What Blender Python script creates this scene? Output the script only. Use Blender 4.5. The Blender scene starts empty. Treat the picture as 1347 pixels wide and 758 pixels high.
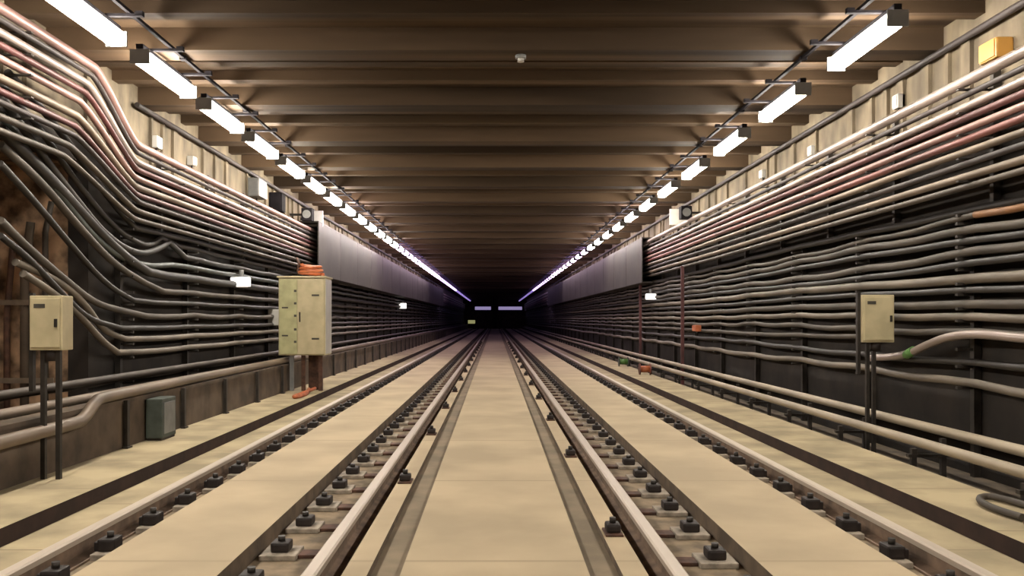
import bpy, bmesh, math, random
from mathutils import Vector
random.seed(7)
C = bpy.context.scene.collection
F = 1150.0          # focal length in pixels of the 1347 px wide frame
H = 1.2             # eye height over the slab
END = 110.0

# ------------------------------------------------------------------ materials
def mat(name, col, rough=.7, metal=0., var=.25, scale=6., bump=.15, col2=None, stretch=(1,1,1), spec=.5):
    m = bpy.data.materials.new(name); m.use_nodes = True
    nt = m.node_tree; N = nt.nodes; L = nt.links
    b = N['Principled BSDF']
    b.inputs['Roughness'].default_value = rough; b.inputs['Metallic'].default_value = metal
    b.inputs['Specular IOR Level'].default_value = spec
    tc = N.new('ShaderNodeTexCoord'); mp = N.new('ShaderNodeMapping'); mp.inputs['Scale'].default_value = stretch
    L.new(tc.outputs['Object'], mp.inputs['Vector'])
    no = N.new('ShaderNodeTexNoise'); no.inputs['Scale'].default_value = scale; no.inputs['Detail'].default_value = 5
    L.new(mp.outputs['Vector'], no.inputs['Vector'])
    cr = N.new('ShaderNodeValToRGB')
    c2 = col2 if col2 else tuple(c*(1-var) for c in col)
    c1 = tuple(min(1, c*(1+var*.5)) for c in col)
    cr.color_ramp.elements[0].position = .36; cr.color_ramp.elements[0].color = (*c2, 1)
    cr.color_ramp.elements[1].position = .64; cr.color_ramp.elements[1].color = (*c1, 1)
    L.new(no.outputs['Fac'], cr.inputs['Fac']); L.new(cr.outputs['Color'], b.inputs['Base Color'])
    if bump:
        bp = N.new('ShaderNodeBump'); bp.inputs['Strength'].default_value = bump; bp.inputs['Distance'].default_value = .02
        L.new(no.outputs['Fac'], bp.inputs['Height']); L.new(bp.outputs['Normal'], b.inputs['Normal'])
    return m
def emis(name, col, s):
    m = bpy.data.materials.new(name); m.use_nodes = True
    b = m.node_tree.nodes['Principled BSDF']
    b.inputs['Base Color'].default_value = (.8,.8,.8,1)
    b.inputs['Emission Color'].default_value = (*col, 1); b.inputs['Emission Strength'].default_value = s
    return m

M = {}
M['slab']    = mat('pale_concrete_slab', (0.429,0.336,0.214), .85, var=.16, scale=1.1, bump=.08)
M['side']    = mat('side_path_concrete', (0.372,0.299,0.179), .9, var=.3, scale=2.2, bump=.15)
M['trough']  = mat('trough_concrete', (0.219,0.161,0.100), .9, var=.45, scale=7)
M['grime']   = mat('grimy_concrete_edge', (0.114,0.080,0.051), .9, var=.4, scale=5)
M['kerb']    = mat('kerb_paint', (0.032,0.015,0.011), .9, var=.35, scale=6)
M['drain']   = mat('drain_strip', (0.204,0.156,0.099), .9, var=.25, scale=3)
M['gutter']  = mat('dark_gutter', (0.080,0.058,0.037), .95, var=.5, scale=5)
M['ceil']    = mat('sooty_ceiling', (.074,.047,.027), .75, spec=.15, var=.55, scale=1.2, bump=.2, stretch=(.12,4,1))
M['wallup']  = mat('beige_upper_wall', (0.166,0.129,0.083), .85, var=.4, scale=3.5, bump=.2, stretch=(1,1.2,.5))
M['walllow'] = mat('shaded_wall', (0.021,0.015,0.011), .9, var=.5, scale=2.5, bump=.25)  # lower wall: shade under the pipe bundle put into the colour
M['parapet'] = mat('brown_parapet', (0.093,0.065,0.043), .9, var=.45, scale=3, bump=.2)
M['niche']   = mat('rubbed_brown_masonry', (0.357,0.221,0.129), .9, var=.8, scale=4.5, bump=.5)
M['railside']= mat('rusty_rail', (0.179,0.118,0.079), .8, .0, var=.4, scale=9)
M['railtop'] = mat('polished_rail_head', (0.486,0.407,0.329), .5, .15, var=.12, scale=4, bump=.0, stretch=(1,.05,1))
M['steel']   = mat('dark_steel', (0.039,0.032,0.026), .55, .5, var=.4, scale=9)
M['clip']    = mat('black_clip', (0.025,0.017,0.014), .6, .3, var=.4, scale=9)
M['block']   = mat('pale_block', (0.300,0.250,0.193), .8, var=.4, scale=14)
M['rust']    = mat('rust_brown', (0.086,0.039,0.023), .8, .1, var=.5, scale=12)
M['palepipe']= mat('pale_pipe', (0.320,0.258,0.227), .36, .35, var=.2, scale=5, stretch=(1,.2,1))
M['pinkpipe']= mat('pink_pipe', (0.304,0.182,0.158), .38, .3, var=.3, scale=5, stretch=(1,.2,1))
M['redpipe'] = mat('red_pipe', (0.171,0.057,0.046), .45, .2, var=.45, scale=5, stretch=(1,.2,1))
M['darkred'] = mat('dark_red_pipe', (0.093,0.032,0.030), .5, .1, var=.4, scale=5, stretch=(1,.2,1))
M['lowpipe'] = mat('cream_pipe', (0.334,0.274,0.194), .5, .15, var=.25, scale=5, stretch=(1,.2,1))
M['tanpipe'] = mat('tan_pipe', (0.175,0.131,0.093), .5, .2, var=.35, scale=5, stretch=(1,.2,1))
M['greypipe']= mat('grey_pipe', (0.078,0.062,0.048), .55, .3, var=.35, scale=5, stretch=(1,.2,1))
M['darkpipe']= mat('dark_pipe', (0.043,0.032,0.029), .6, .1, var=.4, scale=5, stretch=(1,.2,1))
M['c_light'] = mat('dusty_grey_cable', (0.137,0.111,0.083), .6, var=.3, scale=6, stretch=(1,.3,1))
M['c_mid']   = mat('brown_grey_cable', (0.063,0.050,0.038), .65, var=.35, scale=6, stretch=(1,.3,1))
M['c_dark']  = mat('black_cable', (0.023,0.019,0.016), .55, var=.4, scale=6, stretch=(1,.3,1))
M['c_green'] = mat('slate_cable', (0.054,0.061,0.054), .5, var=.3, scale=6)
M['c_orange']= mat('orange_cable', (0.214,0.093,0.029), .6, var=.3, scale=6)
M['cream']   = mat('cream_enamel', (0.471,0.400,0.243), .5, var=.13, scale=6, bump=.02)
M['creamy']  = mat('greenish_cream_enamel', (0.400,0.379,0.200), .5, var=.2, scale=6, bump=.02)
M['white']   = mat('white_plastic', (0.486,0.469,0.434), .4, var=.08, scale=6, bump=0)
M['grey']    = mat('grey_enamel', (0.171,0.171,0.164), .5, var=.2, scale=6, bump=.02)
M['duct']    = mat('dusty_sheet_duct', (0.039,0.032,0.025), .6, .1, var=.3, scale=2)
M['teal']    = mat('green_grey_enamel', (0.050,0.061,0.050), .6, var=.3, scale=8)
M['orange']  = mat('orange_lacquer', (0.443,0.121,0.043), .5, var=.3, scale=10)
M['amber']   = mat('amber_plastic', (0.536,0.271,0.057), .4, var=.1, scale=6, bump=0)
M['green']   = mat('green_tape', (0.093,0.214,0.050), .6, var=.2, scale=8)
M['black']   = mat('black_housing', (0.014,0.012,0.014), .9, spec=.1, var=.3, scale=8)
M['violet']  = mat('violet_fringe_housing', (0.050,0.032,0.093), .5, var=.2, scale=8)  # purple rim of light around far lamps put into the housing colour
M['mark']    = mat('dark_label', (0.050,0.043,0.032), .6, var=.2, scale=8, bump=0)
S = 73.
M['L0'] = emis('lamp_white', (1,.93,.82), S)
M['L1'] = emis('lamp_soft_white', (1,.88,.86), S*.85)
M['L2'] = emis('lamp_pinkish', (.98,.74,.92), S*.30)  # far lamps: lens fringing put into the emission as pink to violet
M['L3'] = emis('lamp_lilac', (.72,.50,.95), 5.0)
M['L4'] = emis('lamp_violet', (.34,.24,.66), 1.9)
M['Lend']= emis('lamp_dim_violet', (.40,.33,.60), .65)

# joints across the pale middle slab and side paths: thin mortar lines, part of the concrete's own colour
def add_joints(m, pitch, width, dark):
    nt = m.node_tree; N = nt.nodes; L = nt.links; b = N['Principled BSDF']
    src = b.inputs['Base Color'].links[0].from_socket
    tc = N.new('ShaderNodeTexCoord'); sp = N.new('ShaderNodeSeparateXYZ'); L.new(tc.outputs['Object'], sp.inputs[0])
    d = N.new('ShaderNodeMath'); d.operation = 'DIVIDE'; d.inputs[1].default_value = pitch; L.new(sp.outputs['Y'], d.inputs[0])
    f = N.new('ShaderNodeMath'); f.operation = 'FRACT'; L.new(d.outputs[0], f.inputs[0])
    c = N.new('ShaderNodeMath'); c.operation = 'LESS_THAN'; c.inputs[1].default_value = width/pitch; L.new(f.outputs[0], c.inputs[0])
    mx = N.new('ShaderNodeMix'); mx.data_type = 'RGBA'; mx.inputs[7].default_value = (*dark, 1)
    L.new(c.outputs[0], mx.inputs[0]); L.new(src, mx.inputs[6]); L.new(mx.outputs[2], b.inputs['Base Color'])
add_joints(M['slab'], 2.16, .03, (.33,.26,.165))
add_joints(M['side'], 1.2, .02, (.24,.185,.11))

# ------------------------------------------------------------------ mesh helpers
class MB:
    def __init__(s): s.bm = bmesh.new(); s.mats = []
    def mi(s, m):
        if m is None: return 0
        if m not in s.mats: s.mats.append(m)
        return s.mats.index(m)
    def box(s, x0,x1,y0,y1,z0,z1, m=None, bevel=0):
        i = s.mi(m); bm = s.bm
        x0,x1 = sorted((x0,x1)); y0,y1 = sorted((y0,y1)); z0,z1 = sorted((z0,z1))
        v = [bm.verts.new(p) for p in ((x0,y0,z0),(x1,y0,z0),(x1,y1,z0),(x0,y1,z0),(x0,y0,z1),(x1,y0,z1),(x1,y1,z1),(x0,y1,z1))]
        fs = [bm.faces.new([v[k] for k in q]) for q in ((0,3,2,1),(4,5,6,7),(0,1,5,4),(1,2,6,5),(2,3,7,6),(3,0,4,7))]
        for f in fs: f.material_index = i
        if bevel:
            es = list({e for f in fs for e in f.edges})
            r = bmesh.ops.bevel(bm, geom=es, offset=bevel, segments=2, affect='EDGES', profile=.6)
            for f in r['faces']: f.material_index = i
        return s
    def tube(s, pts, r, m=None, n=10, caps=True):
        i = s.mi(m); bm = s.bm; P = [Vector(p) for p in pts]; rings = []
        for k, p in enumerate(P):
            a = P[max(0,k-1)]; b = P[min(len(P)-1,k+1)]; t = (b-a).normalized()
            up = Vector((0,0,1)) if abs(t.z) < .95 else Vector((1,0,0))
            u = t.cross(up).normalized(); w = u.cross(t).normalized()
            if w.z < 0 and abs(t.z) < .95: u, w = -u, -w
            rings.append([bm.verts.new(p + u*(r*math.cos(2*math.pi*j/n)) + w*(r*math.sin(2*math.pi*j/n))) for j in range(n)])
        for k in range(len(rings)-1):
            for j in range(n):
                f = bm.faces.new((rings[k][j], rings[k][(j+1)%n], rings[k+1][(j+1)%n], rings[k+1][j])); f.smooth = True; f.material_index = i
        if caps:
            for rg in (rings[0], rings[-1]):
                f = bm.faces.new(rg); f.material_index = i
        return s
    def extrude(s, prof, y0, y1, mats=None):
        """closed x,z profile swept along y; mats: material per edge"""
        bm = s.bm; a = [bm.verts.new((x,y0,z)) for x,z in prof]; b = [bm.verts.new((x,y1,z)) for x,z in prof]; n = len(prof)
        for k in range(n):
            f = bm.faces.new((a[k], a[(k+1)%n], b[(k+1)%n], b[k]))
            f.material_index = s.mi(mats[k]) if mats else 0
        for q in (a, b):
            f = bm.faces.new(q); f.material_index = s.mi(mats[0]) if mats else 0
        return s
    def build(s, name, m=None, parent=None, loc=None):
        bmesh.ops.recalc_face_normals(s.bm, faces=s.bm.faces)
        me = bpy.data.meshes.new(name); s.bm.to_mesh(me); s.bm.free()
        for q in (s.mats or [m]): me.materials.append(M[q] if isinstance(q, str) else q)
        o = bpy.data.objects.new(name, me); C.objects.link(o)
        if parent: o.parent = parent
        if loc: o.location = loc
        return o
def tag(o, label=None, cat=None, group=None, kind=None):
    if label: o['label'] = label
    if cat: o['category'] = cat
    if group: o['group'] = group
    if kind: o['kind'] = kind
    return o
def empty(name, loc, label, cat, group=None, rz=0):
    o = bpy.data.objects.new(name, None); C.objects.link(o); o.location = loc; o.rotation_euler.z = rz
    o.empty_display_size = .1
    return tag(o, label, cat, group)
def dup(root, loc, label, group=None):
    r = root.copy(); C.objects.link(r); r.location = loc; r['label'] = label
    if group: r['group'] = group
    for ch in list(root.children):
        c = ch.copy(); C.objects.link(c); c.parent = r
        for g in list(ch.children):
            d = g.copy(); C.objects.link(d); d.parent = c
    return r
ORD = ['','first','second','third','fourth','fifth','sixth','seventh','eighth','ninth','tenth','eleventh','twelfth','thirteenth','fourteenth','fifteenth','sixteenth']

# ------------------------------------------------------------------ the setting
Y0 = -8.0
def half(sg):   # floor surface on one side, from the middle outwards (right when sg = 1)
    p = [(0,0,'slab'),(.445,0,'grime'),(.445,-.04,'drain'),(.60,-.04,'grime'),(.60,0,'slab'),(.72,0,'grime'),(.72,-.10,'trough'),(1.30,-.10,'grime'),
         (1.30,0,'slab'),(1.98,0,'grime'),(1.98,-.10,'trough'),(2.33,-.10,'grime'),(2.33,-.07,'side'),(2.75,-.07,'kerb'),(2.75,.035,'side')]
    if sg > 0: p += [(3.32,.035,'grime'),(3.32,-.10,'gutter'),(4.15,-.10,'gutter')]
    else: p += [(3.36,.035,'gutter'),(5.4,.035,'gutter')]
    return p
R = half(1); Lf = half(-1)
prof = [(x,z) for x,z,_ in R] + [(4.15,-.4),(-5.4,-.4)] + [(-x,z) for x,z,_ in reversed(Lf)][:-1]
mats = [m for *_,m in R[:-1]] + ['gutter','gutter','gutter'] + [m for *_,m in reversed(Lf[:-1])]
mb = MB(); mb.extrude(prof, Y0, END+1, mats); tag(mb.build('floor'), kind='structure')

# ceiling with cross beams cast in one piece
mb = MB(); mb.box(-4.2,4.2,Y0,END+1,3.80,4.0)
y = 7.95-8*2
k = 0
while y < END-1:
    if y > Y0+.3:
        mb.box(-4.0,4.0,y-.16,y+.16,3.60,3.80)
        mb.box(-4.0,4.0,y+.62,y+.78,3.72,3.80)
        mb.box(-4.0,4.0,y+1.18,y+1.34,3.70,3.80)
    y += 2.0; k += 1
tag(mb.build('ceiling','ceil'), kind='structure')

# walls: beige above, shade put into a dark colour below, upright ribs on the upper part
SPL = 2.95
def wall(name, sg, opening):
    mb = MB()
    segs = [(Y0,END+1)] if not opening else [(Y0,4.0),(8.6,END+1)]
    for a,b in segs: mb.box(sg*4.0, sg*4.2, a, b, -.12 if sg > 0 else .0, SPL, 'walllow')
    if opening:
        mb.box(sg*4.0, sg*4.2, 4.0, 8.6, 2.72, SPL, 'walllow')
        mb.box(sg*5.25, sg*5.35, 3.9, 8.8, .03, 3.0, 'niche')
        mb.box(sg*4.2, sg*5.25, 8.6, 8.8, .03, 3.0, 'niche'); mb.box(sg*4.2, sg*5.25, 3.8, 4.0, .03, 3.0, 'niche')
        mb.box(sg*4.2, sg*5.25, 4.0, 8.6, 2.72, 2.95, 'niche')
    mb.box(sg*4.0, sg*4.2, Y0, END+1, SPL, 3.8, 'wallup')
    y = 5.0
    while y < 60:
        w = random.choice((.05,.09,.14)); mb.box(sg*3.965, sg*4.0, y, y+w, SPL, 3.6, 'wallup')
        y += random.choice((.35,.5,.8,1.1))
    tag(mb.build(name), kind='structure')
wall('wall_left', -1, True); wall('wall_right', 1, False)
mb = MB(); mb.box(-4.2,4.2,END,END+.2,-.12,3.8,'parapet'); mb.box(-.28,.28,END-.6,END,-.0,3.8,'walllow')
tag(mb.build('wall_back'), kind='structure')

# low parapet in front of the left wall
mb = MB(); mb.box(-3.50,-3.36,Y0,END-.7,.035,.44); mb.box(-3.53,-3.345,Y0,END-.7,.44,.475)
o = mb.build('parapet','parapet'); tag(o, 'long low brown concrete parapet along the left side path', 'low wall')

# ------------------------------------------------------------------ lamps
def lamp_proto(key, w, ln, wid, hei, hm):
    e = empty('ceiling_lamp', (0,-50,0), 'x', 'lamp')
    m = MB(); m.box(-wid*.20,wid*.20,0,ln,hei+.002,hei+.045,None,.006); m.build('housing', hm, e)
    m = MB()
    m.extrude([(-wid/2,.085),(-wid/2,.035),(-wid/2+.035,0),(wid/2-.035,0),(wid/2,.035),(wid/2,.085),(wid/2-.035,hei),(-wid/2+.035,hei)], .02, ln-.02); m.build('diffuser', key, e)
    for yy in (0, ln-.02):
        m = MB(); m.box(-wid/2-.004,wid/2+.004,yy,yy+.02,-.004,hei,None,.003); m.build('end_cap', 'grey' if hm=='black' else hm, e)
    for yy in (.22, ln-.22):
        m = MB(); m.box(-w*.045,w*.30,yy-.02,yy+.02,hei+.045,hei+.065); m.box(w*.24,w*.30,yy-.02,yy+.02,hei+.05,hei+.085); m.build('bracket', hm, e)
    return e
def zone(y): return 0 if y < 17 else 1 if y < 27 else 2 if y < 46 else 3 if y < 68 else 4
LQ = ['white','soft white','pinkish','lilac','dim violet']
def lamp_row(sg, start, pitch, ln, wid, X, side):
    protos = {}; n = 0
    y = start - math.floor((start+6)/pitch)*pitch
    while y+ln < END-2:
        z = zone(y)
        vis = 1150*2.28/(y+ln) < 440 and y+ln > 0
        if vis: n += 1
        if vis and n <= 7:
            lab = 'tubular white ceiling lamp, %s visible one from the camera in the %s row' % (ORD[n], side)
            if n == 1: lab = 'tubular white ceiling lamp nearest the camera in the %s row' % side
            g = None
        elif not vis:
            lab = 'white ceiling lamp of the %s row above and behind the viewer' % side; g = 'lamps overhead in the %s row' % side
        else:
            lab = '%s tube lamp in the distant part of the %s ceiling row' % (LQ[z], side); g = '%s distant lamps in the %s row' % (LQ[z], side)
        loc = (sg*X, y, 3.385)
        if z not in protos:
            protos[z] = lamp_proto('L%d'%z, -sg, ln, wid, .12, 'black' if z < 2 else 'violet'); o = protos[z]
            o.location = loc; o['label'] = lab
            if g: o['group'] = g
        else:
            o = dup(protos[z], loc, lab)
            if g: o['group'] = g
            elif 'group' in o: del o['group']
        y += pitch
lamp_row(-1, 7.45, 1.64, 1.2, .16, 3.03, 'left')
lamp_row(1, 6.50, 2.0, 1.2, .15, 3.00, 'right')
for sg, X, side in ((-1,3.03,'left'),(1,3.0,'right')):
    m = MB(); a = X-.21; m.box(sg*a, sg*(a+.03), Y0, END-2, 3.570, 3.595, None)
    for yy in range(-6, 100, 2): m.box(sg*(a-.01), sg*(a+.05), yy-.05, yy+.0, 3.562, 3.598)
    tag(m.build('lamp_trunking','black'), 'dark trunking under the beams carrying the %s lamp row' % side, 'trunking')
for sg, side, a, b in ((-1,'left',-2.5,-.5),(1,'right',.45,3.4)):
    e = empty('end_lamp', ((a+b)/2, END-.35, 2.55), 'dim violet lamp across the far end of the tunnel, %s of the middle pier' % side, 'lamp')
    m = MB(); m.box(-(b-a)/2,(b-a)/2,0,.1,-.18,.22,None,.03); m.build('diffuser','Lend',e)
    m = MB(); m.box(-(b-a)/2-.05,(b-a)/2+.05,.1,.25,-.3,.3); m.build('housing','violet',e)

e = empty('signal_lamp', (-2.93, END-.30, .86), 'faint yellow-green signal glow low at the far end left of the rails', 'signal')
m = MB(); m.box(-.45,.45,0,.08,-.22,.22,None,.04); m.build('lens',emis('dim_yellow_green',(.5,.48,.2),.5),e)
m = MB(); m.box(-.5,.5,.08,.25,-.28,.28); m.build('housing','black',e)
m = MB(); m.box(-.06,.06,.1,.22,-.825,-.28); m.build('post','steel',e)

# ------------------------------------------------------------------ rails
def rail(X, side):
    z0 = -.10
    p = [(-.07,0),(.07,0),(.07,.012),(.012,.03),(.012,.095),(.034,.105),(.035,.132),(.025,.14),(-.025,.14),(-.035,.132),(-.034,.105),(-.012,.095),(-.012,.03),(-.07,.012)]
    mt = ['railside']*5 + ['railtop']*5 + ['railside']*4
    m = MB(); m.extrude([(X+x, z0+z) for x,z in p], Y0, END-.5, mt)
    tag(m.build('rail'), 'steel running rail with worn bright head, %s' % side, 'rail')
rail(-2.25,'outer rail of the left track'); rail(-.85,'inner rail of the left track')
rail(.85,'inner rail of the right track'); rail(2.25,'outer rail of the right track')

def fast_outer(sg):
    e = empty('rail_fastening', (0,0,0), 'x', 'rail fastening')
    m = MB(); m.box(-.075,.075,-.11,.11,0,.035,None,.006); m.build('base_plate','block',e)
    m = MB(); m.box(-.035,.06,-.06,.06,.035,.105,None,.014); m.box(.03,.085,-.04,.04,.032,.085,None,.008); m.build('clip','clip',e)
    m = MB(); m.tube([(.01,0,.10),(.01,0,.135)],.02,None,8); m.build('bolt','steel',e)
    if sg < 0:
        pass
    return e
def fast_inner():
    e = empty('rail_fastening', (0,0,0), 'x', 'rail fastening')
    m = MB(); m.box(-.10,.10,-.11,.11,0,.03,None,.006); m.build('base_plate','block',e)
    m = MB(); m.box(-.24,-.10,-.06,.06,0,.02,None,.004); m.build('tie_plate','rust',e)
    m = MB(); m.box(-.05,.05,-.06,.06,.03,.085,None,.014); m.build('clip','clip',e)
    m = MB(); m.tube([(0,0,.08),(0,0,.11)],.02,None,8); m.build('bolt','steel',e)
    return e
def mirror_children(e):
    for ch in e.children:
        me = ch.data
        for v in me.vertices: v.co.x *= -1
        me.flip_normals()
rows = [(-2.10, 'outer', 'left', -1), (-1.17,'inner','left',-1), (1.17,'inner','right',1), (2.10,'outer','right',1)]
for X, io, side, sg in rows:
    pr = fast_outer(sg) if io == 'outer' else fast_inner()
    if sg < 0: mirror_children(pr)
    lab = 'dark clip on pale plate fastening the %s rail of the %s track' % (io, side); g = 'fastenings of the %s rail, %s track' % (io, side)
    for k in range(75):
        loc = (X, 4.05 + .6*k + (.15 if sg<0 else 0), -.10)
        if k == 0: pr.location = loc; pr['label'] = lab; pr['group'] = g
        else: dup(pr, loc, lab, g)
    m = MB()
    for k in range(75, 170):
        y = 4.05+.6*k; m.box(X-.075,X+.075,y-.1,y+.1,-.10,-.07,'block'); m.box(X-.04,X+.04,y-.05,y+.05,-.07,-.01,'clip')
    tag(m.build('rail_fastenings_distant'), 'far run of tiny fastenings beside the %s rail of the %s track' % (io, side), 'rail fastenings', kind='stuff')

# anchors on the narrow strips beside the middle path
pr = empty('anchor_block', (0,0,0), 'x', 'anchor')
m = MB(); m.box(-.05,.05,-.09,.09,0,.012,None,.004); m.build('plate','rust',pr)
m = MB(); m.box(-.04,.04,-.055,.055,.012,.06,None,.014); m.build('clamp','clip',pr)
m = MB(); m.tube([(0,0,.055),(0,0,.09)],.018,None,8); m.build('bolt','steel',pr)
first = True
for sg, side, ys in ((1,'right',4.9),(-1,'left',6.45)):
    y = ys; n = 0
    while y < 46:
        n += 1
        lab = ('dark bolted anchor %s the camera on the pale strip %s of the middle path' % (['','nearest','second from','third from'][n] + (' to' if n == 1 else ''), side)) if n < 4 else 'small distant dark anchor on the strip %s of the middle path' % side
        g = None if n < 4 else 'distant anchors %s of the middle path' % side
        if first: pr.location = (sg*.66,y,0); pr['label'] = lab; first = False
        else: dup(pr, (sg*.66,y,0), lab, g)
        y += 2.75 if sg > 0 else 2.66

# ------------------------------------------------------------------ pipe bundles on the upper walls
bund = [(.503,.044,'palepipe','pale'),(.477,.024,'darkpipe','thin dark'),(.450,.034,'palepipe','pinkish white'),(.427,.028,'darkred','dark red'),
        (.402,.030,'pinkpipe','pink'),(.377,.030,'redpipe','dull red'),(.352,.030,'tanpipe','tan'),(.328,.026,'darkpipe','black'),
        (.305,.032,'tanpipe','tan lowest-but-one'),(.281,.026,'greypipe','grey lowest')]
lbund = [(.487,.034,'pinkpipe','pink'),(.464,.024,'darkpipe','thin dark'),(.440,.034,'palepipe','pale'),(.418,.026,'darkred','dark red'),
        (.396,.030,'pinkpipe','dusty pink'),(.370,.034,'tanpipe','tan'),(.348,.028,'darkred','brown-red'),(.326,.024,'darkpipe','black'),
        (.303,.028,'greypipe','grey'),(.280,.026,'greypipe','lowest grey')]
PX = 3.72
def smooth(pts, it=2):
    P = [Vector(p) for p in pts]
    for _ in range(it):
        Q = [P[0]]
        for a,b in zip(P[:-1],P[1:]): Q += [a.lerp(b,.25), a.lerp(b,.75)]
        Q.append(P[-1]); P = Q
    return P
def strap_tube(m, X, y, z, r): pass
for i,(s,r,mm,cn) in enumerate(bund):
    z = H + s*PX
    xo = PX + random.uniform(-.03,.03)
    m = MB(); pts = []
    ys = [Y0,0,4,6,8,10,12,15,18,22,26,32,40,55,75,END-.3]
    pts = [(xo+random.uniform(-.008,.008), yy, z+random.uniform(-.008,.008)) for yy in ys]
    m.tube(pts, r, None, 12)
    tag(m.build('pipe',mm), '%s pipe, %s from the top of the bundle on the right wall' % (cn, ORD[i+1]), 'pipe')
nearz = [.630,.606,.582,.555,.530,.490,.462,.436,.410,.384]
for i,(s,r,mm,cn) in enumerate(lbund):
    z = H + s*PX; zn = H + nearz[i]*PX + (.0)
    xo = PX + random.uniform(-.03,.03)
    a = 8.22 - .06*i; b = 8.98 + .0*i
    pts = [(-xo,Y0,zn),(-xo,3,zn+.0),(-xo,a-.25,zn),(-xo,a,zn-.01),(-xo,b,z+.01),(-xo,b+.25,z)]
    q = smooth(pts[1:],2)
    far = [(-xo,yy,z+random.uniform(-.008,.008)) for yy in (11,13,16,20,26,34,50,75,END-.3)]
    m = MB(); m.tube([pts[0]]+[tuple(v) for v in q]+far, r if i != 0 else .042, None, 12)
    tag(m.build('pipe',mm), '%s pipe with a raised bend, %s from the top of the left wall bundle' % (cn, ORD[i+1]), 'pipe')

# brackets that hold the bundles
def bracket(sg):
    B = bund if sg > 0 else lbund
    e = empty('pipe_bracket', (0,0,0), 'x', 'bracket')
    m = MB(); m.box(sg*.20,sg*.262,-.025,.025,-.06,1.0); m.build('upright','steel',e)
    for s, r, *_ in B[::2]:
        zz = H + s*PX - 2.17
        m = MB(); m.box(-sg*.07,sg*.20,-.02,.02,zz-r-.022,zz-r-.010); m.build('arm','steel',e)
    return e
for sg, side in ((1,'right'),(-1,'left')):
    pr = None; y = 5.2
    while y < (17.2 if sg < 0 else 20.8):
        if sg < 0 and 7.3 < y < 9.4: y += 1.7; continue
        dz = .5 if (sg < 0 and y < 8.5) else 0
        loc = (sg*3.72, y, 2.17+dz)
        lab = 'dark wall bracket under the pipe bundle on the %s wall' % side; g = 'pipe brackets on the %s wall' % side
        if dz: lab = 'dark bracket under the raised pipes at the near left'; g = 'brackets under the raised left pipes'
        if pr is None: pr = bracket(sg); pr.location = loc; pr['label'] = lab; pr['group'] = g; 
        else: dup(pr, loc, lab, g)
        y += 1.7

# ducts farther on
for sg, side, a, b in ((-1,'left',17.5,58),(1,'right',21,58)):
    e = empty('cover_duct', (sg*3.72,a,2.2), 'dusty brown-grey cover duct hiding the distant pipes on the %s wall' % side, 'duct')
    k = 0; y = a
    while y < b:
        m = MB(); m.box(-sg*.19,-sg*.165,y+.015-a,y+2.485-a,-.12,.94,None,.006); m.box(-sg*.19,sg*.23,y+.015-a,y+2.485-a,.94,.97,None,.004)
        m.build('cover_panel','duct',e); y += 2.5
    m = MB(); m.box(-sg*.165,sg*.23,.03,b-a,-.12,-.10); m.build('tray','steel',e)

# added dark tubes standing in for the shadow in the upper corners
m = MB(); m.tube([(3.93,yy,3.555) for yy in (Y0,4,10,20,50,END-.3)], .03); tag(m.build('corner_shade_tube','darkpipe'), 'dark tube standing for the shadow in the corner of ceiling and right wall', 'pipe')
m = MB(); m.tube([(-3.93,yy,3.555) for yy in (9.6,14,20,50,END-.3)], .03); tag(m.build('corner_shade_tube','darkpipe'), 'dark tube standing for the shadow in the corner of ceiling and left wall', 'pipe')

# ------------------------------------------------------------------ cables on the lower walls
def cable_y(ystart, step=1.0):
    ys = []; y = ystart
    while y < 34: ys.append(y); y += step/2
    return ys + [38,45,55,70,90,END-.3]
right = [(.905,.034,'c_dark'),(.83,.026,'c_mid'),(.735,.036,'c_mid'),(.64,.03,'c_dark'),(.55,.036,'c_mid'),(.455,.03,'c_dark'),(.35,.042,'c_light'),
         (.25,.028,'c_dark'),(.14,.036,'c_mid'),(.04,.034,'c_light'),(-.07,.03,'c_mid'),(-.20,.03,'c_mid'),(-.34,.03,'c_dark'),(-.51,.036,'c_light')]
CN = {'c_dark':'black','c_orange':'dull orange','c_mid':'brown-grey','c_light':'dusty light grey','c_green':'slate'}
CX = 3.86
for i,(Z,r,mm) in enumerate(right):
    ph = random.uniform(0,6.28); am = random.choice((.012,.022,.035)); pts = []
    for y in cable_y(-4 if i not in (11,) else 9.0):
        sag = am*abs(math.sin(math.pi*(y-5.2)/2.0))
        w = .02*math.sin(y*.55+ph)*(1 if y < 14 else .3)
        pts.append((CX+.01*math.sin(y+ph), y, H+Z - sag + w))
    m = MB(); m.tube(pts, r, None, 8)
    if i == 1:
        m2 = MB(); m2.tube([p for p in pts if p[1] < 7.1], r+.004, None, 8)
    o = m.build('cable',mm)
    if i == 1: m2 = m2.build('sleeve','c_orange',o); m2['label'] = 'dull orange sleeve'
    tag(o, '%s cable along the right wall, %s down from under the pipe bundle' % (CN[mm], ORD[i+1]), 'cable')
# the arching cable at the near right
pts = [(3.84,0,1.0),(3.84,4,1.02),(3.82,6.2,1.055),(3.80,6.83,1.087),(3.80,7.3,1.06),(3.80,7.72,.965),(3.80,8.0,.886),(3.82,8.35,.84),(3.86,9,.80)]
m = MB(); m.tube([tuple(v) for v in smooth(pts)], .036, None, 10); o = m.build('cable','palepipe'); tag(o, 'pale cable arching over the wall right of the cream box', 'cable')
m = MB(); m.tube([(3.80,7.93,.915),(3.80,8.07,.87)], .042, None, 10); m.build('tape_wrap','green',o)

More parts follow.
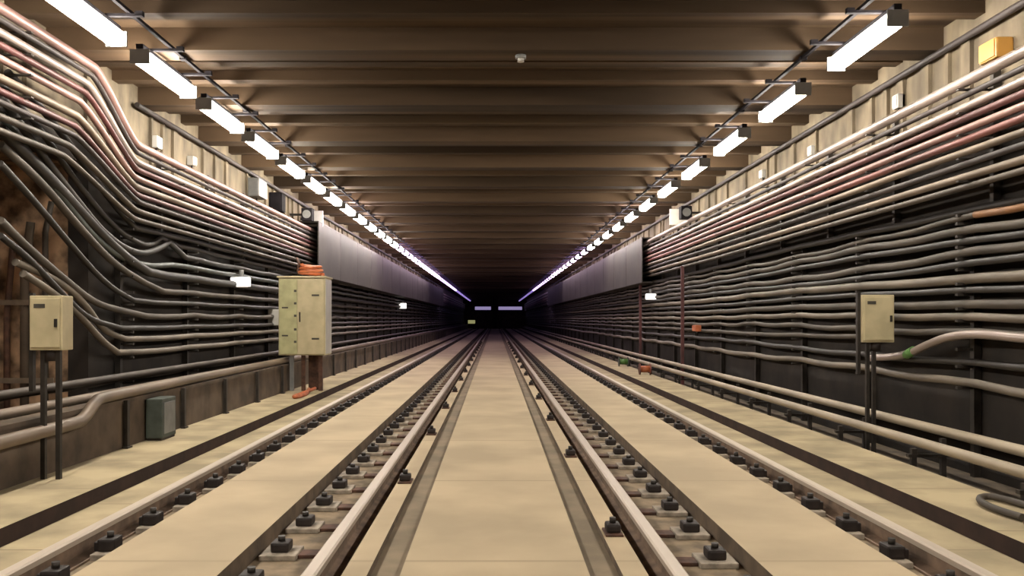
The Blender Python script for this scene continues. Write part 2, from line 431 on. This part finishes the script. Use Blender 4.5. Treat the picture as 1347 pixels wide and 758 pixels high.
left = [(1.0,.032,'c_dark'),(.90,.028,'c_dark'),(.78,.034,'c_dark'),(.66,.032,'c_green'),(.52,.05,'c_dark'),(.335,.034,'c_mid'),(.20,.028,'c_dark'),
        (.05,.034,'c_mid'),(-.09,.028,'c_dark'),(-.21,.032,'c_light'),(-.35,.032,'c_light'),(-.60,.034,'c_mid')]
def px(x, y, X=3.86):   # point of the left wall plane
    Y = F*X/(651-x); return (-X, Y, H+(420-y)/(651-x)*X)
lead = {  # how each cable comes down past the opening, followed along the wall plane
 0:[(10,95),(62,150),(110,215),(150,270),(178,300)],
 1:[(0,110),(50,165),(100,240),(150,300),(185,322),(200,322),(212,313)],
 2:[(0,125),(45,190),(90,250),(140,312),(180,335),(205,330),(222,318)],
 3:[(0,150),(40,205),(85,265),(130,320),(170,345),(200,350)],
 4:[(0,170),(58,226),(112,285),(160,335),(195,358)],
 5:[(0,190),(55,240),(105,300),(150,348),(190,372)],
 6:[(0,215),(50,270),(95,325),(140,375),(175,395)],
 7:[(0,290),(35,325),(85,368),(125,400),(165,410)],
 8:[(0,310),(38,340),(80,385),(115,420),(160,432)],
 9:[(20,345),(79,370),(112,400),(135,435),(165,446)],
 10:[(30,360),(70,385),(105,415),(135,450),(155,464)],
 11:None}
for i,(Z,r,mm) in enumerate(left):
    am = random.choice((.012,.025)); pts = []
    if lead[i]:
        xx = CX - .012*(i%3)
        pts = [px(a,b,xx) for a,b in lead[i]]
        pts = [tuple(v) for v in smooth(pts)]
        ys0 = pts[-1][1] + .6
    else: ys0 = -4
    y = ys0; tail = []
    while y < 34: tail.append(y); y += .5
    for y in tail + [38,45,55,70,90,END-.3]:
        tail_z = H+Z - am*abs(math.sin(math.pi*(y-9.2)/2.0)); pts.append((-CX+.006*math.sin(y*1.7+i), y, tail_z))
    m = MB(); m.tube(pts, r, None, 8)
    tag(m.build('cable',mm), '%s cable on the left wall, %s down from under the pipe bundle' % (CN[mm], ORD[i+1]), 'cable')

# cable racks
def rack(sg, levels, lo, hi):
    e = empty('cable_rack', (0,0,0), 'x', 'cable rack')
    m = MB(); m.box(sg*.07,sg*.13,-.03,.03,lo,hi); m.build('upright','steel',e)
    for Z,r,_ in levels:
        m = MB(); m.box(-sg*.06,sg*.07,-.018,.018,H+Z-r-.03,H+Z-r-.008); m.build('arm','steel',e)
    return e
for sg, side, lv, ys in ((1,'right',right,5.2),(-1,'left',left,9.2)):
    pr = None; y = ys
    while y < 62:
        loc = (sg*3.86, y, 0); lab = 'dark upright rack with short arms carrying the cables on the %s wall' % side; g = 'cable racks on the %s wall' % side
        if pr is None: pr = rack(sg, lv, -.10 if sg > 0 else .035, 2.12); pr.location = loc; pr['label'] = lab; pr['group'] = g
        else: dup(pr, loc, lab, g)
        y += 2.0
# reddish posts seen on the right wall
for k,(yy,cc) in enumerate(((17.3,'nearer'),(22.3,'farther'))):
    m = MB(); m.box(3.68,3.74,yy-.03,yy+.03,-.10,2.25); m.box(3.66,3.76,yy-.05,yy+.05,-.10,-.08)
    tag(m.build('red_post','darkred'), 'thin rusty red post before the right wall cables, the %s one' % cc, 'post')

# ------------------------------------------------------------------ low pipes
def low_pipe(X, z, r, lab, mm, y0=Y0):
    m = MB(); m.tube([(X,yy,z) for yy in (y0,2,6,10,16,30,60,END-.3)], r, None, 12)
    o = m.build('pipe',mm); tag(o, lab, 'pipe'); return o
a = low_pipe(3.46,.195,.042,'pale low pipe nearest the right side path','lowpipe')
b = low_pipe(3.70,.275,.042,'pale low pipe behind the front one at the foot of the right wall','lowpipe')
def stand():
    e = empty('pipe_stand', (0,0,0), 'x', 'pipe stand')
    m = MB(); m.box(-.02,.02,-.02,.02,0,.25); m.build('post','steel',e)
    m = MB(); m.box(.22,.26,-.02,.02,0,.33); m.build('post','steel',e)
    m = MB(); m.box(-.05,.29,-.022,.022,.18,.205); m.build('cross_bar','steel',e)
    return e
pr = None; y = 5.6
while y < 60:
    loc = (3.46-.062,y,-.10)
    if pr is None:
        pr = stand(); pr.location = loc; pr['label'] = 'small dark steel stand under the two low pipes at right'; pr['group'] = 'pipe stands at the right wall foot'
    else: dup(pr, loc, 'small dark steel stand under the two low pipes at right')
    y += 1.5
# left jogged pipe on the parapet
lz = .515
pts = [(-3.41,Y0,.40),(-3.30,2,.37),(-3.295,6.6,.385),(-3.295,6.92,.39),(-3.30,7.12,.41),(-3.32,7.32,.50),(-3.33,7.5,.53),(-3.36,8.5,.53)]
pts = [(-3.295,Y0,.37),(-3.295,3,.37),(-3.295,6.85,.38),(-3.295,7.0,.395),(-3.30,7.22,.52),(-3.33,7.4,.535),(-3.36,8.2,.53)]
q = smooth(pts)
m = MB(); m.tube([tuple(v) for v in q]+[(-3.40,10,.528),(-3.42,14,.525),(-3.42,30,.525),(-3.42,END-.3,.525)], .05, None, 12)
tag(m.build('pipe','tanpipe'), 'pale pipe stepping down beside the left parapet', 'pipe')
low_pipe(-3.62,.50,.04,'brown pipe lying behind the left parapet','tanpipe')
m = MB(); m.tube([(-3.78,yy,.62) for yy in (Y0,5,10,30,END-.3)],.034); tag(m.build('pipe','greypipe'),'grey pipe low on the left wall above the parapet','pipe')
pr = None; y = 7.9
while y < 60:
    loc = (-3.345,y,.035)
    if pr is None:
        pr = empty('parapet_post', loc, 'dark steel post on the face of the left parapet', 'post', 'posts on the left parapet')
        m = MB(); m.box(-.0,.035,-.025,.025,.0,.43); m.build('post','steel',pr)
        m = MB(); m.box(-.0,.05,-.05,.05,0,.015); m.build('foot_plate','steel',pr)
    else: dup(pr, loc, 'dark steel post on the face of the left parapet')
    y += 1.45
# green-grey box against the parapet
e = empty('equipment_box', (-3.345,8.55,.035), 'dark green-grey box standing against the left parapet', 'box')
m = MB(); m.box(0,.16,-.18,.18,.02,.40,None,.01); m.build('body','teal',e)
m = MB(); m.box(.16,.168,-.14,.14,.06,.36,None,.003); m.build('lid','grey',e)
m = MB(); m.box(.01,.15,-.17,.17,0,.02); m.build('plinth','steel',e)

# ------------------------------------------------------------------ cabinets and boxes
e = empty('switch_cabinet', (-3.13,14.1,.035), 'tall cream double-door cabinet on legs on the left side path', 'cabinet')
w = .36
m = MB(); m.box(-w,w+.03,0,.55,.58,1.83,None,.01); m.build('body','cream',e)
d = MB(); d.box(-w+.015,-.055,-.022,0,.60,1.81,None,.006)
d = d.build('door','creamy',e); d['label'] = 'greenish cream left door with dark marks'
for zz in (.80,1.0,1.22,1.42,1.62):
    m = MB(); m.box(-.105,-.065,-.028,-.022,zz-.018,zz+.018); m.build('mark','mark',d)
for zz in (.9,1.35):
    m = MB(); m.box(-.30,-.20,-.028,-.022,zz-.012,zz+.012); m.build('mark','mark',d)
d = MB(); d.box(-.045,w+.015,-.022,0,.60,1.81,None,.006); d = d.build('door','cream',e)
m = MB(); m.box(-.02,.0,-.045,-.022,1.12,1.28,None,.004); m.build('handle','steel',d)
for zz in (.85,1.55):
    m = MB(); m.box(.18,.30,-.028,-.022,zz-.014,zz+.014); m.build('mark','mark',d)
m = MB(); m.box(w+.03,w+.04,.03,.52,.60,1.81,None,.003); o = m.build('side_panel','white',e); o['label'] = 'bright off-white side panel'
for xx in (-w+.19,.02,w-.06):
    m = MB(); m.box(xx-.03,xx+.03,.08,.14,0,.58); m.build('leg','grey' if xx<0 else 'rust',e)
m = MB(); m.box(.06,.26,.30,.36,0,.58); m.build('cable_riser','rust',e)
m = MB(); m.box(-w-.02,w+.05,-.03,.57,1.83,1.86,None,.006); m.build('roof','cream',e)
# orange things over and beside the cabinet
e = empty('orange_hose_coil', (-3.02,14.35,1.905), 'orange coiled hose lying on the roof of the cream cabinet', 'hose')
m = MB(); N_=40
m.tube([( (.20-.0012*k)*math.cos(k*.42), (.14)*math.sin(k*.42), .03+.0040*k) for k in range(N_)], .026, None, 8); m.build('coil','orange',e)
m = MB(); m.tube([(-.19,0,.03),(-.22,0,.10),(-.20,.02,.22),(-.25,.1,.30)],.022,None,8); m.build('hose_end','rust',e)
pts = [(-2.98,14.0,.08),(-2.93,13.7,.062),(-2.86,13.2,.062),(-2.90,12.7,.062),(-2.98,12.9,.062),(-2.95,13.5,.062),(-2.86,13.9,.10)]
m = MB(); m.tube([tuple(v) for v in smooth(pts)],.027,None,8); tag(m.build('orange_hose','orange'),'orange hose looped on the path by the foot of the cream cabinet','hose')

def post_box(loc, w, d, z0, z1, lab, legx=(-.05,.06), side=-1, legs='steel'):
    e = empty('control_box', loc, lab, 'box')
    m = MB(); m.box(-w/2,w/2,0,d,z0,z1,None,.008); m.build('body','cream',e)
    dd = MB(); dd.box(-w/2+.015,w/2-.015,-.014,0,z0+.02,z1-.02,None,.005); dd = dd.build('door','cream',e)
    m = MB(); m.box(w/2-.05,w/2-.03,-.03,-.014,(z0+z1)/2-.03,(z0+z1)/2+.03,None,.003); m.build('handle','steel',dd)
    m = MB(); m.box(-w/2+.04,-w/2+.12,-.018,-.014,z1-.09,z1-.06); m.build('mark','mark',dd)
    for x in legx:
        m = MB(); m.box(x-.016,x+.016,d*.3,d*.3+.035,0,z0+.01); m.build('leg',legs,e)
    m = MB(); m.tube([(.0,d*.5,z0),(.0,d*.5,z0-.08)],.05,None,10); m.build('cable_gland','clip',e)
    m = MB(); m.box(-w/2-.03,-w/2,d*.3,d*.3+.04,z0-.3 if side<0 else z0,z1+.02); m.build('back_rail','steel',e)
    return e
post_box((-3.235,6.30,.035), .24,.16, .94,1.335,'cream control box on thin dark legs at the near left, before the opening')
post_box((3.62,8.25,-.10), .30,.14, 1.08,1.530,'cream control box on thin legs before the right wall cables', (-.08,-.02))

def wall_box(name, x, y, z, sx, sy, sz, mm, lab, cat, lid=None):
    """box fixed to a side wall, x = its wall side"""
    sg = 1 if x > 0 else -1
    e = empty(name, (x,y,z), lab, cat)
    m = MB(); m.box(-sg*sx,0,-sy/2,sy/2,-sz/2,sz/2,None,min(sx,sy,sz)*.12); m.build('body',mm,e)
    m = MB(); m.box(-sg*(sx+.008),-sg*sx,-sy/2+.015,sy/2-.015,-sz/2+.012,sz/2-.012,None,.002); m.build('cover',lid or mm,e)
    m = MB(); m.tube([(-sg*sx*.5,0,-sz/2),(-sg*sx*.5,0,-sz/2-.05)],.014,None,8); m.build('cable_gland','clip',e)
    return e
Wx = 3.997
wall_box('alarm_beacon', Wx, 6.85, 3.30, .14,.24,.16,'amber','amber beacon box on the upper right wall near the camera','beacon')
wall_box('junction_box', Wx, 8.56, 3.33, .08,.12,.14,'white','small white box high on the right wall, next after the amber beacon','junction box')
wall_box('junction_box', Wx, 10.9, 3.30, .08,.12,.12,'white','small white box high on the right wall, second after the amber beacon','junction box')
wall_box('junction_box', Wx, 12.9, 3.34, .08,.14,.12,'white','small white box high on the right wall, third after the amber beacon','junction box')
wall_box('junction_box', -Wx, 10.2, 3.26, .09,.16,.14,'white','small white box high on the left wall just past the pipe bend','junction box')
wall_box('junction_box', -Wx, 11.4, 3.26, .09,.12,.12,'white','small white box high on the left wall, second past the pipe bend','junction box')
wall_box('terminal_box', -Wx, 14.3, 3.33, .20,.5,.30,'grey','grey box high on the left wall above the pipes','box','white')
wall_box('terminal_box', -Wx, 15.6, 3.28, .22,.3,.34,'black','black box high on the left wall after the grey one','box')
for sg, side, y in ((-1,'left',17.9),(1,'right',17.6)):
    e = empty('wall_panel', (sg*3.72,y,3.26), 'white panel with a black rear housing high on the %s wall' % side, 'panel')
    m = MB(); m.box(-.20,.20,0,.03,-.16,.16,None,.006); m.build('face','white',e)
    m = MB(); m.box(-.14,.14,.03,.20,-.12,.12,None,.01); m.build('housing','black',e)
    m = MB(); m.box(sg*.10,sg*.28,.08,.12,-.02,.02); m.build('bracket','steel',e)
    e = empty('loudspeaker', (sg*3.62,y-1.1,3.22), 'black loudspeaker in front of the white panel high on the %s wall' % side, 'loudspeaker')
    m = MB(); m.extrude([(-.10,-.12),(.10,-.12),(.10,.12),(-.10,.12)],0,.22); m.build('body','black',e)
    m = MB(); m.tube([(0,-.012,0),(0,0,0)],.08,None,16); m.build('grille','grey',e)
    m = MB(); m.box(sg*.10,sg*.345,.08,.12,-.02,.02); m.build('bracket','steel',e)

def small_light(x,y,z,sy,sz,lab):
    sg = 1 if x>0 else -1
    e = empty('wall_light', (x,y,z), lab, 'light')
    m = MB(); m.box(-.09,.09,0,.05,-sz/2,sz/2,None,.008); m.build('housing','white',e)
    m = MB(); m.box(-sy/2,sy/2,-.05,0,-sz/2+.01,sz/2-.01,None,.02); m.build('lens',LW,e)
    m = MB(); m.tube([(0,.02,sz/2),(0,.02,sz/2+.10)],.035,None,8); m.build('stem','grey',e)
    m = MB(); m.box(0,sg*.21,.01,.04,sz/2+.04,sz/2+.07); m.build('arm','steel',e)
LW = emis('small_white_light',(1,.95,.88),1.3)
small_light(-3.76,12.95,1.75,.30,.16,'small glowing white wall light left of the cream cabinet')
small_light(3.74,21.0,1.74,.26,.16,'small glowing white wall light on the right wall')
small_light(-3.74,35.5,1.74,.30,.24,'small distant white wall light past the cream cabinet')
wall_box('socket_box', -3.93, 15.2, 1.23, .34,.14,.28,'white','small white box on the left wall at the back of the cream cabinet','box')

# bits on the right side path
m = MB(); pts = [(3.03,5.02,.062),(3.00,5.2,.062),(3.02,5.45,.062),(3.12,5.62,.062),(3.22,5.60,.062),(3.27,5.2,.062),(3.26,4.6,.062)]
m.tube([tuple(v) for v in smooth(pts)],.022,None,8); tag(m.build('hose','c_mid'),'brown hose curling on the right side path in the foreground','hose')
m = MB(); pts = [(2.95,4.55,.060),(2.92,4.75,.060),(3.00,4.95,.060),(3.10,4.9,.060),(3.12,4.6,.060)]
m.tube([tuple(v) for v in smooth(pts)],.02,None,8); tag(m.build('hose','rust'),'short rust-red hose loop at the right edge of the foreground','hose')
def clutter(x,y,mm,lab,k):
    e = empty('cable_reel', (x,y,.035), lab, 'reel')
    m = MB(); m.tube([(-.10,0,.12),(.10,0,.12)],.07,None,14); m.build('drum',mm,e)
    for s in (-1,1):
        m = MB(); m.tube([(s*.10,0,.12),(s*.12,0,.12)],.12,None,18); m.build('flange','redpipe' if mm=='orange' else 'teal',e)
clutter(3.14,18.3,'orange','small red and orange cable reel on the distant right side path',0)
clutter(3.16,21.5,'green','small green and grey cable reel beyond the red one on the right path',1)
wall_box('socket_box', 3.79, 16.2, 1.03, .10,.3,.12,'orange','small orange box among the cables of the right wall','box')

# detector on the ceiling
e = empty('ceiling_detector', (.235,7.95,3.6), 'small grey detector under a beam near the middle of the ceiling', 'detector')
m = MB(); m.tube([(0,0,0),(0,0,-.03)],.05,None,14); m.build('base','grey',e)
m = MB(); m.tube([(0,0,-.03),(0,0,-.06)],.03,None,14); m.build('sensor','white',e)

# rubble and pipe stubs within the left opening
e = empty('pipe_stub_frame', (-4.45,8.42,.035), 'rusty frame of short pipes inside the opening at the left', 'pipe frame')
for k,(x,r) in enumerate(((-.25,.03),(-.08,.04),(.12,.028))):
    m = MB(); m.tube([(x,0,0),(x,0,1.2+.4*k),(x+.06,.0,1.9+.2*k)],r,None,10); m.build('riser',('rust','parapet','greypipe')[k],e)
for z in (.55,1.3):
    m = MB(); m.box(-.34,.22,-.05,-.035,z,z+.05); m.build('cross_bar','tanpipe',e)

# ------------------------------------------------------------------ world, camera
w = bpy.data.worlds.new('World'); bpy.context.scene.world = w; w.use_nodes = True
w.node_tree.nodes['Background'].inputs[0].default_value = (.10,.08,.06,1); w.node_tree.nodes['Background'].inputs[1].default_value = .15
cd = bpy.data.cameras.new('Camera'); cam = bpy.data.objects.new('Camera', cd); C.objects.link(cam)
cam.location = (0,0,H); cam.rotation_euler = (math.pi/2,0,0)
cd.sensor_fit = 'HORIZONTAL'; cd.sensor_width = 36; cd.lens = 36*F/1347
cd.shift_x = (673.5-651)/1347; cd.shift_y = (420-379)/1347
cd.clip_end = 400
sc = bpy.context.scene; sc.camera = cam
sc.view_settings.view_transform = 'Standard'; sc.view_settings.look = 'None'; sc.view_settings.gamma = 1
sc.view_settings.use_curve_mapping = False; sc.view_settings.exposure = 0
